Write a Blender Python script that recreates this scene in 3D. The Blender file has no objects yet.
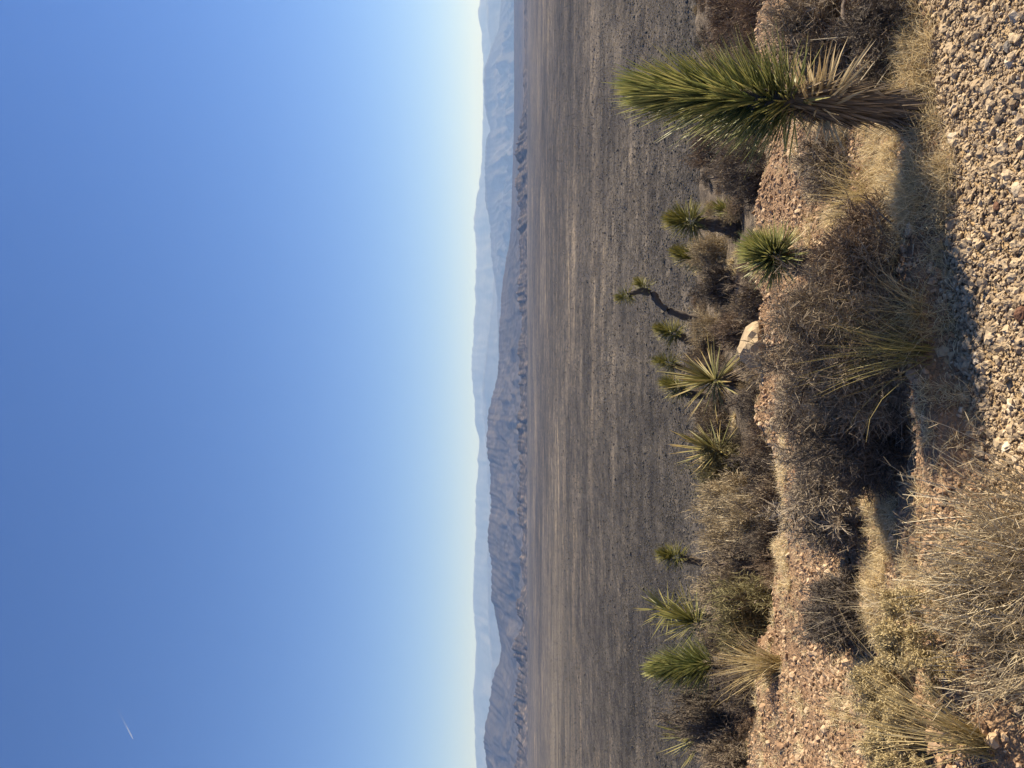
import bpy, bmesh, math, random
import numpy as np

C = bpy.context.scene
COL = C.collection
F = 770.0          # focal length in pixels of the 1024 wide frame
CAMZ = 1.6
PI = math.pi

# ------------------------------------------------------------------ helpers
def link(o, parent=None):
    COL.objects.link(o)
    if parent is not None:
        o.parent = parent
    return o

def tag(o, label=None, cat=None, group=None, kind=None):
    if label: o['label'] = label
    if cat: o['category'] = cat
    if group: o['group'] = group
    if kind: o['kind'] = kind
    return o

def thing(name, label, cat, loc, group=None, rotz=0.0):
    o = bpy.data.objects.new(name, None)
    o.empty_display_size = 0.1
    o.location = loc
    o.rotation_euler = (0, 0, rotz)
    link(o)
    return tag(o, label, cat, group)

class G:
    """collects vertices / faces, builds ONE mesh object"""
    def __init__(s):
        s.v = []; s.q = []; s.t = []; s.a = []; s.n = 0
    def add(s, v, quads=None, tris=None, a=None):
        v = np.asarray(v, dtype=np.float64).reshape(-1, 3)
        if quads is not None and len(quads): s.q.append(np.asarray(quads, dtype=np.int64).reshape(-1, 4) + s.n)
        if tris is not None and len(tris): s.t.append(np.asarray(tris, dtype=np.int64).reshape(-1, 3) + s.n)
        s.v.append(v)
        s.a.append(np.zeros(len(v)) if a is None else np.asarray(a, dtype=np.float64).reshape(-1))
        s.n += len(v)
    def mesh(s, name, mat, smooth=False):
        me = bpy.data.meshes.new(name)
        v = np.concatenate(s.v); a = np.concatenate(s.a)
        q = np.concatenate(s.q) if s.q else np.zeros((0, 4), dtype=np.int64)
        t = np.concatenate(s.t) if s.t else np.zeros((0, 3), dtype=np.int64)
        me.vertices.add(len(v)); me.vertices.foreach_set('co', v.astype(np.float32).ravel())
        loops = np.concatenate([q.ravel(), t.ravel()]).astype(np.int32)
        nq, nt = len(q), len(t)
        starts = np.concatenate([np.arange(nq) * 4, nq * 4 + np.arange(nt) * 3]).astype(np.int32)
        me.loops.add(len(loops)); me.loops.foreach_set('vertex_index', loops)
        me.polygons.add(nq + nt); me.polygons.foreach_set('loop_start', starts)
        me.polygons.foreach_set('use_smooth', np.full(nq + nt, smooth, dtype=bool))
        at = me.attributes.new('along', 'FLOAT', 'POINT')
        at.data.foreach_set('value', a.astype(np.float32))
        me.update(calc_edges=True)
        me.materials.append(mat)
        return me
    def build(s, name, mat, parent=None, smooth=False):
        o = bpy.data.objects.new(name, s.mesh(name, mat, smooth))
        return link(o, parent)

def norm(v):
    return v / np.maximum(np.linalg.norm(v, axis=-1, keepdims=True), 1e-9)

def ribbon_pts(g, P, W, rng, fold=0.0, prof=None, side=None):
    """P (n,k,3) polylines -> flat or V-folded tapering blades"""
    n, k, _ = P.shape
    T = np.gradient(P, axis=1); T = norm(T)
    if side is None:
        r = rng.normal(size=(n, 1, 3))
    else:
        r = side.reshape(n, 1, 3)
    S = norm(np.cross(T, np.broadcast_to(r, T.shape)))
    t = np.linspace(0, 1, k)
    if prof is None:
        prof = np.clip(1.15 - 1.05 * t, 0.06, 1)
    w = (W[:, None] * prof[None, :])[..., None] * 0.5
    aa = np.broadcast_to(t[None, :], (n, k))
    if fold == 0.0:
        V = np.stack([P - S * w, P + S * w], axis=2)      # n,k,2,3
        m = 2
    else:
        N = norm(np.cross(S, T))
        V = np.stack([P - S * w + N * w * fold, P, P + S * w + N * w * fold], axis=2)
        m = 3
    base = (np.arange(n) * k * m)[:, None, None]
    i = (np.arange(k - 1) * m)[None, :, None]
    j = np.arange(m - 1)[None, None, :]
    q0 = base + i + j
    Q = np.stack([q0, q0 + 1, q0 + m + 1, q0 + m], axis=-1).reshape(-1, 4)
    g.add(V.reshape(-1, 3), quads=Q, a=np.repeat(aa.reshape(-1), m))

def tubes(g, P, R, sides=3):
    """P (n,k,3) polylines, R (n,k) radii"""
    n, k, _ = P.shape
    T = norm(np.gradient(P, axis=1))
    ref = np.where(np.abs(T[..., 2:3]) > 0.9, np.array([1.0, 0, 0]), np.array([0, 0, 1.0]))
    A = norm(np.cross(T, ref)); B = np.cross(T, A)
    ang = np.arange(sides) * 2 * PI / sides
    V = P[:, :, None, :] + R[:, :, None, None] * (A[:, :, None, :] * np.cos(ang)[None, None, :, None] + B[:, :, None, :] * np.sin(ang)[None, None, :, None])
    base = (np.arange(n) * k * sides)[:, None, None]
    i = (np.arange(k - 1) * sides)[None, :, None]
    j = np.arange(sides)[None, None, :]; j2 = (j + 1) % sides
    b = base + i
    Q = np.stack([b + j, b + j2, b + sides + j2, b + sides + j], axis=-1).reshape(-1, 4)
    t = np.broadcast_to(np.linspace(0, 1, k)[None, :, None], (n, k, sides))
    g.add(V.reshape(-1, 3), quads=Q, a=t.reshape(-1))

def grow(P0, D, L, k, rng, jit=0.15, up=0.0, droop=None):
    """polylines of k+1 points starting at P0 along D"""
    n = len(P0)
    pts = [P0]; d = norm(D); p = P0
    for i in range(k):
        d = norm(d + rng.normal(size=(n, 3)) * jit + np.array([0, 0, 1.0]) * up)
        if droop is not None:
            d = norm(d - np.array([0, 0, 1.0]) * droop[:, None] * (i + 1) / k)
        p = p + d * (L / k)[:, None]
        pts.append(p)
    return np.stack(pts, axis=1)

def hash2(ix, iy, seed):
    h = (ix.astype(np.int64) * 374761393 + iy.astype(np.int64) * 668265263 + seed * 974711) & 0x7fffffff
    h = ((h ^ (h >> 13)) * 1274126177) & 0x7fffffff
    return ((h ^ (h >> 16)) & 0xffff) / 65535.0

def vnoise(x, y, seed=0):
    ix = np.floor(x); iy = np.floor(y); fx = x - ix; fy = y - iy
    ux = fx * fx * (3 - 2 * fx); uy = fy * fy * (3 - 2 * fy)
    a = hash2(ix, iy, seed); b = hash2(ix + 1, iy, seed); c = hash2(ix, iy + 1, seed); d = hash2(ix + 1, iy + 1, seed)
    return (a * (1 - ux) + b * ux) * (1 - uy) + (c * (1 - ux) + d * ux) * uy

def fbm(x, y, seed=0, oct=4, lac=2.03, gain=0.5):
    s = 0.0; a = 1.0; t = 0.0
    for i in range(oct):
        s = s + a * (vnoise(x, y, seed + i * 17) - 0.5); t += a
        x = x * lac + 3.7; y = y * lac - 1.3; a *= gain
    return s / t * 2

def ridged(x, y, seed=0, oct=4):
    s = 0.0; a = 1.0; t = 0.0
    for i in range(oct):
        s = s + a * (1 - np.abs(vnoise(x, y, seed + i * 31) * 2 - 1)); t += a
        x = x * 2.1 + 5.1; y = y * 2.1 - 2.2; a *= 0.5
    return s / t

def sstep(a, b, x):
    t = np.clip((x - a) / (b - a), 0, 1)
    return t * t * (3 - 2 * t)

# ------------------------------------------------------------------ ground shape
EX = np.array([-9.0, -4.0, -1.0, -0.32, 0.46, 1.07, 3.0, 9.0])
EY = np.array([-0.6, 1.25, 2.32, 2.58, 2.845, 2.91, 3.05, 3.6])
def edge(x):                      # where the gravel road ends and the bank begins
    return np.interp(x, EX, EY) + 0.035 * np.sin(x * 5.1 + 1) + 0.02 * np.sin(x * 13.3)
AY = np.array([-90, 3.0, 3.6, 4.4, 5.3, 6.2, 7.0, 7.7, 8.3, 9.2, 12, 15, 20, 24, 30, 45, 100, 250, 300, 340, 900.])
AZ = np.array([0, 0, -.08, -.25, -.48, -.70, -.83, -.93, -1.25, -1.85, -2.35, -2.9, -3.6, -4.25, -6.8, -13.2, -34, -84, -89.6, -91, -91.])
BY = np.array([-90, 3.0, 3.6, 4.4, 5.3, 6.2, 7.0, 7.7, 10, 12.5, 13.3, 14.5, 20, 24, 30, 45, 100, 250, 300, 340, 900.])
BZ = np.array([0, 0, -.08, -.25, -.48, -.70, -.83, -.93, -1.32, -1.82, -2.25, -2.9, -4.0, -4.9, -7.4, -13.6, -34, -84, -89.6, -91, -91.])
def smooth_interp(y, Y, Z):
    return (np.interp(y - 0.15, Y, Z) + np.interp(y, Y, Z) + np.interp(y + 0.15, Y, Z)) / 3
def ground(x, y):
    x = np.asarray(x, float); y = np.asarray(y, float)
    y0_ = y; y = y + sstep(6.2, 7.6, y) * (1 - sstep(20, 26, y)) * (.75 * fbm(x * .75, x * 0 + 2.2, 151, 3) + .35 * fbm(x * 3.1, x * 0 + 7.7, 157, 2) + .9 * np.exp(-((x + 1.3) / 1.1) ** 2))
    a = smooth_interp(y, AY, AZ); b = smooth_interp(y, BY, BZ)
    w = sstep(-2.8, -4.4, x) if False else 1 - sstep(-4.4, -2.8, x)
    z = a * (1 - w) + b * w
    y = y0_; e = y - edge(x)
    bh = np.interp(x, [-3, -1, -0.3, 0.4, 1.0, 3], [.10, .12, .12, .09, .045, .05])
    berm = bh * sstep(-0.01, 0.10, e) * (1 - 0.75 * sstep(0.16, 0.55, e))
    amp = sstep(0.0, 0.4, e) * np.where(y < 60, 1.0, 0.0)
    z = z + berm
    z = z + amp * (0.05 * fbm(x * 1.1, y * 1.1, 3, 3) + 0.035 * fbm(x * 4, y * 4, 9, 3) + 0.012 * fbm(x * 16, y * 16, 19, 2))
    z = z + amp * sstep(5, 12, y) * 0.14 * fbm(x * .5, y * .5, 41, 2)
    z = z + (1 - sstep(0.0, 0.2, e)) * (0.012 * fbm(x * 2.2, y * 2.2, 5, 3) + 0.006 * fbm(x * 14, y * 14, 55, 2))
    return z

YS = np.concatenate([np.linspace(1.2, 12, 1600), np.linspace(12, 60, 1500)])
def hit(px, py):
    """where the line of sight through photo pixel (px,py) first meets the slope"""
    s = (384 - py) / F; t = (px - 512) / F
    zr = CAMZ - t * YS; g = ground(s * YS, YS)
    i = int(np.argmax(zr <= g)) if np.any(zr <= g) else len(YS) - 1
    y = YS[i]
    return np.array([s * y, y, float(ground(np.array([s * y]), np.array([y]))[0])])
def stand(py, y):
    x = (384 - py) / F * y
    return np.array([x, y, float(ground(np.array([x]), np.array([y]))[0])])
def up_to(px, py, y):
    """a point at depth y"""
    return np.array([(384 - py) / F * y, y, CAMZ - (px - 512) / F * y])

# ------------------------------------------------------------------ materials
def newmat(name):
    m = bpy.data.materials.new(name); m.use_nodes = True
    nt = m.node_tree; nt.nodes.clear()
    out = nt.nodes.new('ShaderNodeOutputMaterial')
    return m, nt, out
def N(nt, t, **kw):
    n = nt.nodes.new(t)
    for k, v in kw.items():
        if k.startswith('in_'):
            n.inputs[k[3:].replace('_', ' ')].default_value = v
        else:
            setattr(n, k, v)
    return n
def ramp(nt, stops):
    r = nt.nodes.new('ShaderNodeValToRGB')
    el = r.color_ramp.elements
    while len(el) > 1: el.remove(el[-1])
    el[0].position = stops[0][0]; el[0].color = (*stops[0][1], 1)
    for p, c in stops[1:]:
        e = el.new(p); e.color = (*c, 1)
    return r
def mixc(nt, fac, a, b, mode='MIX'):
    m = nt.nodes.new('ShaderNodeMix'); m.data_type = 'RGBA'; m.blend_type = mode
    for sock, val in ((m.inputs[0], fac), (m.inputs[6], a), (m.inputs[7], b)):
        if hasattr(val, 'is_linked') or hasattr(val, 'node'):
            nt.links.new(val, sock)
        elif isinstance(val, (int, float)):
            sock.default_value = val
        else:
            sock.default_value = (*val, 1)
    return m.outputs[2]
def noise(nt, vec, scale, detail=4, rough=0.55, dist=0.0):
    n = N(nt, 'ShaderNodeTexNoise'); n.inputs['Scale'].default_value = scale
    n.inputs['Detail'].default_value = detail; n.inputs['Roughness'].default_value = rough
    n.inputs['Distortion'].default_value = dist
    if vec is not None: nt.links.new(vec, n.inputs['Vector'])
    return n.outputs['Fac']

def veg(name, root, tip, cols, transl=0.2, rough=0.6, spec=0.3, split=0.5):
    """plant fibre: colour varies from blade to blade and along each blade"""
    m, nt, out = newmat(name)
    geo = N(nt, 'ShaderNodeNewGeometry')
    r = ramp(nt, [(i / max(1, len(cols) - 1), c) for i, c in enumerate(cols)])
    nt.links.new(geo.outputs['Random Per Island'], r.inputs[0])
    at = N(nt, 'ShaderNodeAttribute', attribute_name='along')
    rr = ramp(nt, [(0, root), (split, (1, 1, 1)), (1, tip)])
    nt.links.new(at.outputs['Fac'], rr.inputs[0])
    col = mixc(nt, 1.0, r.outputs[0], rr.outputs[0], 'MULTIPLY')
    p = N(nt, 'ShaderNodeBsdfPrincipled'); p.inputs['Roughness'].default_value = rough
    p.inputs['Specular IOR Level'].default_value = spec
    nt.links.new(col, p.inputs['Base Color'])
    if transl > 0:
        tr = N(nt, 'ShaderNodeBsdfTranslucent'); nt.links.new(col, tr.inputs['Color'])
        mx = N(nt, 'ShaderNodeMixShader'); mx.inputs[0].default_value = transl
        nt.links.new(p.outputs[0], mx.inputs[1]); nt.links.new(tr.outputs[0], mx.inputs[2])
        nt.links.new(mx.outputs[0], out.inputs['Surface'])
    else:
        nt.links.new(p.outputs[0], out.inputs['Surface'])
    return m

M = {}
M['leaf'] = veg('yucca_leaf', (1.3, 1.2, 0.9), (2.2, 1.9, 1.5), [(.12, .155, .062), (.165, .19, .08), (.23, .24, .11), (.14, .17, .07)], 0.2, 0.42, 0.45, 0.35)  # pale tips of its own, brightened further to paint in sunlit tips
M['leaf_far'] = veg('yucca_leaf_far', (1.3, 1.2, 0.9), (1.6, 1.35, 0.9), [(.12, .135, .048), (.16, .16, .055), (.20, .19, .07)], 0.2, 0.5, 0.3, 0.4)
M['leaf_yellow'] = veg('yucca_leaf_yellow', (1.0, 1.0, 0.9), (1.3, 1.0, 0.75), [(.15, .16, .055), (.24, .22, .085), (.33, .28, .13), (.12, .13, .05)], 0.15, 0.5, 0.3)
M['dead_leaf'] = veg('dead_leaf', (0.75, 0.72, 0.7), (1.25, 1.2, 1.1), [(.10, .073, .05), (.155, .115, .078), (.075, .057, .042), (.27, .205, .135), (.12, .09, .066)], 0.1, 0.7)
M['straw_leaf'] = veg('straw_leaf', (0.9, 0.85, 0.75), (1.1, 1.05, 1), [(.42, .33, .19), (.55, .45, .27), (.34, .27, .16)], 0.2, 0.5)
M['trunk'] = veg('yucca_bark', (1, 1, 1), (1, 1, 1), [(.12, .10, .085), (.09, .075, .065)], 0, 0.9)
M['twig_grey'] = veg('twig_grey', (0.8, 0.75, 0.7), (1.35, 1.3, 1.2), [(.20, .16, .12), (.29, .24, .18), (.15, .12, .09), (.37, .31, .23)], 0.05, 0.8)
M['twig_brown'] = veg('twig_brown', (0.8, 0.75, 0.7), (1.3, 1.2, 1.1), [(.19, .14, .098), (.26, .198, .142), (.13, .095, .068), (.33, .26, .19)], 0.05, 0.8)
M['twig_pale'] = veg('twig_pale', (0.85, 0.8, 0.75), (1.25, 1.2, 1.15), [(.27, .225, .17), (.36, .305, .235), (.20, .165, .125), (.44, .38, .30)], 0.05, 0.8)
M['twig_dark'] = veg('twig_dark', (0.8, 0.8, 0.8), (1.3, 1.25, 1.2), [(.10, .085, .07), (.16, .135, .11), (.075, .06, .05), (.21, .175, .14)], 0.05, 0.8)
M['twig_straw'] = veg('twig_straw', (0.7, 0.65, 0.55), (1.2, 1.15, 1.05), [(.33, .27, .175), (.45, .37, .25), (.22, .175, .115), (.55, .465, .33)], 0.15, 0.7)
M['twig_olive'] = veg('twig_olive', (0.8, 0.75, 0.65), (1.2, 1.15, 1.0), [(.17, .155, .075), (.24, .21, .105), (.12, .11, .06), (.30, .26, .14)], 0.1, 0.7)
M['wood'] = veg('wood', (1, 1, 1), (1, 1, 1), [(.11, .08, .06), (.16, .125, .10), (.085, .065, .05)], 0, 0.85)
M['stalk'] = veg('stalk', (0.85, 0.8, 0.7), (1.1, 1.1, 1.05), [(.47, .40, .285), (.62, .54, .40), (.34, .285, .20)], 0.15, 0.55)
M['bunch'] = veg('bunch_grass', (0.75, 0.7, 0.55), (1.2, 1.1, 0.95), [(.45, .355, .175), (.54, .44, .24), (.30, .235, .115), (.62, .53, .33)], 0.3, 0.5)
M['bunch_green'] = veg('bunch_grass_green', (0.8, 0.75, 0.6), (1.3, 1.15, 0.9), [(.26, .235, .085), (.33, .28, .12), (.20, .19, .07)], 0.25, 0.5)
M['straw'] = veg('straw', (0.75, 0.7, 0.6), (1.15, 1.12, 1.05), [(.66, .53, .31), (.76, .64, .41), (.48, .37, .20), (.82, .73, .52), (.36, .28, .16)], 0.3, 0.6)
M['seed'] = veg('seed_head', (0.85, 0.8, 0.7), (1.15, 1.12, 1.05), [(.40, .325, .175), (.50, .415, .245), (.30, .24, .125)], 0.25, 0.7)
M['litter'] = veg('litter', (1, 1, 1), (1, 1, 1), [(.16, .12, .08), (.32, .26, .17), (.11, .085, .06), (.45, .37, .25)], 0, 0.8)

def stone_mat(name, stops, nsc=55):
    m, nt, out = newmat(name)
    geo = N(nt, 'ShaderNodeNewGeometry')
    r = ramp(nt, stops); nt.links.new(geo.outputs['Random Per Island'], r.inputs[0])
    tc = N(nt, 'ShaderNodeTexCoord')
    n1 = noise(nt, tc.outputs['Object'], nsc, 6, 0.7)
    rr = ramp(nt, [(0.3, (.72, .70, .68)), (0.7, (1.22, 1.2, 1.16))]); nt.links.new(n1, rr.inputs[0])
    col = mixc(nt, 1.0, r.outputs[0], rr.outputs[0], 'MULTIPLY')
    p = N(nt, 'ShaderNodeBsdfPrincipled'); p.inputs['Roughness'].default_value = 0.9
    p.inputs['Specular IOR Level'].default_value = 0.2
    nt.links.new(col, p.inputs['Base Color'])
    b = N(nt, 'ShaderNodeBump'); b.inputs['Strength'].default_value = 0.5; b.inputs['Distance'].default_value = 0.004
    nt.links.new(noise(nt, tc.outputs['Object'], 140, 4), b.inputs['Height']); nt.links.new(b.outputs[0], p.inputs['Normal'])
    nt.links.new(p.outputs[0], out.inputs['Surface'])
    return m
M['gravel'] = stone_mat('gravel', [(0, (.19, .14, .095)), (.08, (.33, .255, .17)), (.5, (.40, .31, .205)), (.8, (.48, .385, .265)), (.93, (.29, .215, .145)), (1, (.60, .52, .40))])
M['gravel_slope'] = stone_mat('gravel_slope', [(0, (.17, .105, .065)), (.3, (.31, .205, .13)), (.65, (.39, .27, .175)), (.9, (.50, .385, .265)), (1, (.26, .155, .095))])
M['pale_rock'] = stone_mat('pale_rock', [(0, (.36, .285, .19)), (1, (.36, .285, .19))], 9)
M['tan_rock'] = stone_mat('tan_rock', [(0, (.46, .38, .28)), (1, (.46, .38, .28))])
M['rust_rock'] = stone_mat('rust_rock', [(0, (.14, .075, .05)), (1, (.14, .075, .05))])
M['grey_rock'] = stone_mat('grey_rock', [(0, (.20, .185, .17)), (1, (.20, .185, .17))])
M['dark_rock'] = stone_mat('dark_rock', [(0, (.085, .07, .06)), (1, (.085, .07, .06))])

def earth_mat(name, c_dark, c_mid, c_light, bump=0.02, outer=False):
    m, nt, out = newmat(name)
    tc = N(nt, 'ShaderNodeTexCoord'); o = tc.outputs['Object']
    n1 = noise(nt, o, 1.3, 5); n2 = noise(nt, o, 28, 5, 0.65)
    r1 = ramp(nt, [(0.3, c_dark), (0.5, c_mid), (0.72, c_light)]); nt.links.new(n1, r1.inputs[0])
    r2 = ramp(nt, [(0.3, (.62, .60, .58)), (0.7, (1.25, 1.22, 1.18))]); nt.links.new(n2, r2.inputs[0])
    col = mixc(nt, 1.0, r1.outputs[0], r2.outputs[0], 'MULTIPLY')
    if outer:                                 # the rock-strewn greyer soil of the lower slope
        sx = N(nt, 'ShaderNodeSeparateXYZ'); nt.links.new(o, sx.inputs[0])
        nz = N(nt, 'ShaderNodeMath', operation='MULTIPLY_ADD'); nt.links.new(noise(nt, o, 0.6, 4), nz.inputs[0]); nz.inputs[1].default_value = 5.0; nt.links.new(sx.outputs[1], nz.inputs[2])
        mr = N(nt, 'ShaderNodeMapRange'); nt.links.new(nz.outputs[0], mr.inputs[0]); mr.inputs[1].default_value = 10.2; mr.inputs[2].default_value = 12.0
        g3 = ramp(nt, [(.36, (.06, .05, .04)), (.5, (.13, .105, .082)), (.64, (.22, .18, .14))]); nt.links.new(noise(nt, o, 5.5, 5, .7), g3.inputs[0])
        col = mixc(nt, mr.outputs[0], col, g3.outputs[0])
    p = N(nt, 'ShaderNodeBsdfPrincipled'); p.inputs['Roughness'].default_value = 0.95
    p.inputs['Specular IOR Level'].default_value = 0.1
    nt.links.new(col, p.inputs['Base Color'])
    v = N(nt, 'ShaderNodeTexVoronoi'); v.inputs['Scale'].default_value = 45; nt.links.new(o, v.inputs['Vector'])
    v2 = N(nt, 'ShaderNodeTexVoronoi'); v2.inputs['Scale'].default_value = 110; nt.links.new(o, v2.inputs['Vector'])
    ad = N(nt, 'ShaderNodeMath', operation='MULTIPLY_ADD'); nt.links.new(v2.outputs['Distance'], ad.inputs[0]); ad.inputs[1].default_value = 0.5
    nt.links.new(v.outputs['Distance'], ad.inputs[2])
    b = N(nt, 'ShaderNodeBump'); b.invert = True; b.inputs['Strength'].default_value = 0.8; b.inputs['Distance'].default_value = bump
    nt.links.new(ad.outputs[0], b.inputs['Height']); nt.links.new(b.outputs[0], p.inputs['Normal'])
    nt.links.new(p.outputs[0], out.inputs['Surface'])
    return m
M['road'] = earth_mat('road_earth', (.26, .18, .105), (.34, .25, .15), (.42, .32, .20))
M['slope'] = earth_mat('slope_earth', (.20, .13, .082), (.27, .18, .115), (.34, .24, .16), 0.02, True)

def plain_mat():
    m, nt, out = newmat('plain_earth')
    tc = N(nt, 'ShaderNodeTexCoord'); o = tc.outputs['Object']
    mp = N(nt, 'ShaderNodeMapping'); mp.inputs['Scale'].default_value = (0.25, 1.0, 1.0); nt.links.new(o, mp.inputs[0])
    st = noise(nt, mp.outputs[0], 0.012, 6, 0.6, 0.4)           # washes and old terraces across the plain
    mp2 = N(nt, 'ShaderNodeMapping'); mp2.inputs['Scale'].default_value = (0.5, 1.0, 1.0); nt.links.new(o, mp2.inputs[0])
    s2 = noise(nt, mp2.outputs[0], 0.06, 5, 0.65)
    big = noise(nt, o, 0.0012, 3)
    fine = noise(nt, o, 0.30, 4, 0.8)
    r0 = ramp(nt, [(0.36, (.064, .061, .060)), (0.50, (.082, .077, .074)), (0.60, (.108, .099, .092)), (0.70, (.19, .165, .135))])
    nt.links.new(st, r0.inputs[0])
    r1 = ramp(nt, [(0.35, (.70, .69, .68)), (0.65, (1.3, 1.27, 1.22))]); nt.links.new(s2, r1.inputs[0])
    r2 = ramp(nt, [(0.40, (.75, .75, .75)), (0.62, (1.3, 1.27, 1.22))]); nt.links.new(big, r2.inputs[0])
    r3 = ramp(nt, [(0.38, (.6, .6, .6)), (0.55, (1.0, 1.0, 1.0)), (0.68, (1.4, 1.37, 1.3))]); nt.links.new(fine, r3.inputs[0])
    c = mixc(nt, 1.0, r0.outputs[0], r1.outputs[0], 'MULTIPLY')
    c = mixc(nt, 1.0, c, r2.outputs[0], 'MULTIPLY')
    mp5 = N(nt, 'ShaderNodeMapping'); mp5.inputs['Scale'].default_value = (0.10, 0.03, 1.0); nt.links.new(o, mp5.inputs[0])
    r5 = ramp(nt, [(0.36, (.78, .78, .78)), (0.5, (1.0, 1.0, 1.0)), (0.66, (1.35, 1.32, 1.26))]); nt.links.new(noise(nt, mp5.outputs[0], 1.0, 3, 0.75), r5.inputs[0])
    c = mixc(nt, 1.0, c, r5.outputs[0], 'MULTIPLY')
    mp6 = N(nt, 'ShaderNodeMapping'); mp6.inputs['Scale'].default_value = (0.016, 0.0045, 1.0); nt.links.new(o, mp6.inputs[0])
    r6 = ramp(nt, [(0.38, (.80, .80, .81)), (0.5, (1.0, 1.0, 1.0)), (0.64, (1.3, 1.27, 1.22))]); nt.links.new(noise(nt, mp6.outputs[0], 1.0, 6, 0.8), r6.inputs[0])
    c = mixc(nt, 1.0, c, r6.outputs[0], 'MULTIPLY')
    c = mixc(nt, 1.0, c, r3.outputs[0], 'MULTIPLY')
    r4 = ramp(nt, [(0.40, (.55, .55, .56)), (0.52, (1.0, 1.0, 1.0)), (0.64, (1.7, 1.65, 1.55))]); nt.links.new(noise(nt, o, 0.95, 2, 0.6), r4.inputs[0])
    c = mixc(nt, 1.0, c, r4.outputs[0], 'MULTIPLY')
    # an old pale wash fan where the scrub is thin
    mpw = N(nt, 'ShaderNodeMapping'); mpw.inputs['Location'].default_value = (700 / 620, -1560 / 620, 0); mpw.inputs['Scale'].default_value = (1 / 620, 1 / 620, 0); nt.links.new(o, mpw.inputs[0])
    gr = N(nt, 'ShaderNodeTexGradient', gradient_type='SPHERICAL'); nt.links.new(mpw.outputs[0], gr.inputs[0])
    mps = N(nt, 'ShaderNodeMapping'); mps.inputs['Scale'].default_value = (0.0016, 0.011, 1.0); nt.links.new(o, mps.inputs[0])
    rs = ramp(nt, [(0.38, (0, 0, 0)), (0.66, (1, 1, 1))]); nt.links.new(noise(nt, mps.outputs[0], 1.0, 4, 0.6), rs.inputs[0])
    mw = N(nt, 'ShaderNodeMath', operation='MULTIPLY'); nt.links.new(gr.outputs[1], mw.inputs[0]); nt.links.new(rs.outputs[0], mw.inputs[1])
    mw2 = N(nt, 'ShaderNodeMath', operation='MULTIPLY'); mw2.use_clamp = True; nt.links.new(mw.outputs[0], mw2.inputs[0]); mw2.inputs[1].default_value = 1.3
    c = mixc(nt, mw2.outputs[0], c, (.175, .152, .122))
    p = N(nt, 'ShaderNodeBsdfPrincipled'); p.inputs['Roughness'].default_value = 1; p.inputs['Specular IOR Level'].default_value = 0.0
    nt.links.new(c, p.inputs['Base Color']); nt.links.new(p.outputs[0], out.inputs['Surface'])
    return m
M['plain'] = plain_mat()

def mountain_mat(name, a, b, c, scale):
    m, nt, out = newmat(name)
    tc = N(nt, 'ShaderNodeTexCoord'); o = tc.outputs['Object']
    mp = N(nt, 'ShaderNodeMapping'); mp.inputs['Scale'].default_value = (1, 1, 3.0); nt.links.new(o, mp.inputs[0])
    n1 = noise(nt, mp.outputs[0], scale, 8, 0.65, 0.5)
    n2 = noise(nt, mp.outputs[0], scale * 9, 5, 0.65)
    r = ramp(nt, [(.34, a), (.5, b), (.66, c)]); nt.links.new(n1, r.inputs[0])
    r2 = ramp(nt, [(.35, (.65, .65, .66)), (.65, (1.3, 1.28, 1.25))]); nt.links.new(n2, r2.inputs[0])
    col = mixc(nt, 1.0, r.outputs[0], r2.outputs[0], 'MULTIPLY')
    p = N(nt, 'ShaderNodeBsdfPrincipled'); p.inputs['Roughness'].default_value = 1; p.inputs['Specular IOR Level'].default_value = 0
    nt.links.new(col, p.inputs['Base Color']); nt.links.new(p.outputs[0], out.inputs['Surface'])
    return m
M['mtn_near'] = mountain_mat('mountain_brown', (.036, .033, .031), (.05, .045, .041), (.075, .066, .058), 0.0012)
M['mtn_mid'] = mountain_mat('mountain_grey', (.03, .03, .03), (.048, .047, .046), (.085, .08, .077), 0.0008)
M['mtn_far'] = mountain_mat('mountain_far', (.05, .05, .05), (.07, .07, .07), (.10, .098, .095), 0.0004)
M['foothill'] = mountain_mat('foothill_rock', (.03, .028, .026), (.052, .046, .041), (.17, .14, .115), 0.03)
M['creosote'] = veg('desert_scrub', (1, 1, 1), (1, 1, 1), [(.034, .031, .024), (.05, .044, .034), (.07, .06, .047), (.10, .086, .068)], 0, 1.0)

# ------------------------------------------------------------------ camera, light, sky
SUN_EL = math.radians(36); SUN_AZ = math.radians(12)      # measured from +X towards +Y
cam = bpy.data.cameras.new('camera'); cam.sensor_fit = 'HORIZONTAL'; cam.sensor_width = 36
cam.lens = 36 * F / 1024; cam.clip_start = 0.05; cam.clip_end = 250000
co = bpy.data.objects.new('camera', cam); link(co)
from mathutils import Matrix, Vector
# the photograph lies on its side: picture-right is down, picture-up is the viewer's right
co.matrix_world = Matrix(((0, 1, 0, 0), (0, 0, -1, 0), (-1, 0, 0, CAMZ), (0, 0, 0, 1)))
C.camera = co

sl = bpy.data.lights.new('sun', 'SUN'); sl.energy = 5.0; sl.angle = math.radians(0.53); sl.color = (1.0, 0.88, 0.70)
so = bpy.data.objects.new('sun', sl); link(so)
sd = Vector((math.cos(SUN_EL) * math.cos(SUN_AZ), math.cos(SUN_EL) * math.sin(SUN_AZ), math.sin(SUN_EL)))
so.rotation_euler = sd.to_track_quat('Z', 'Y').to_euler(); so.location = (30, 30, 60)

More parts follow.
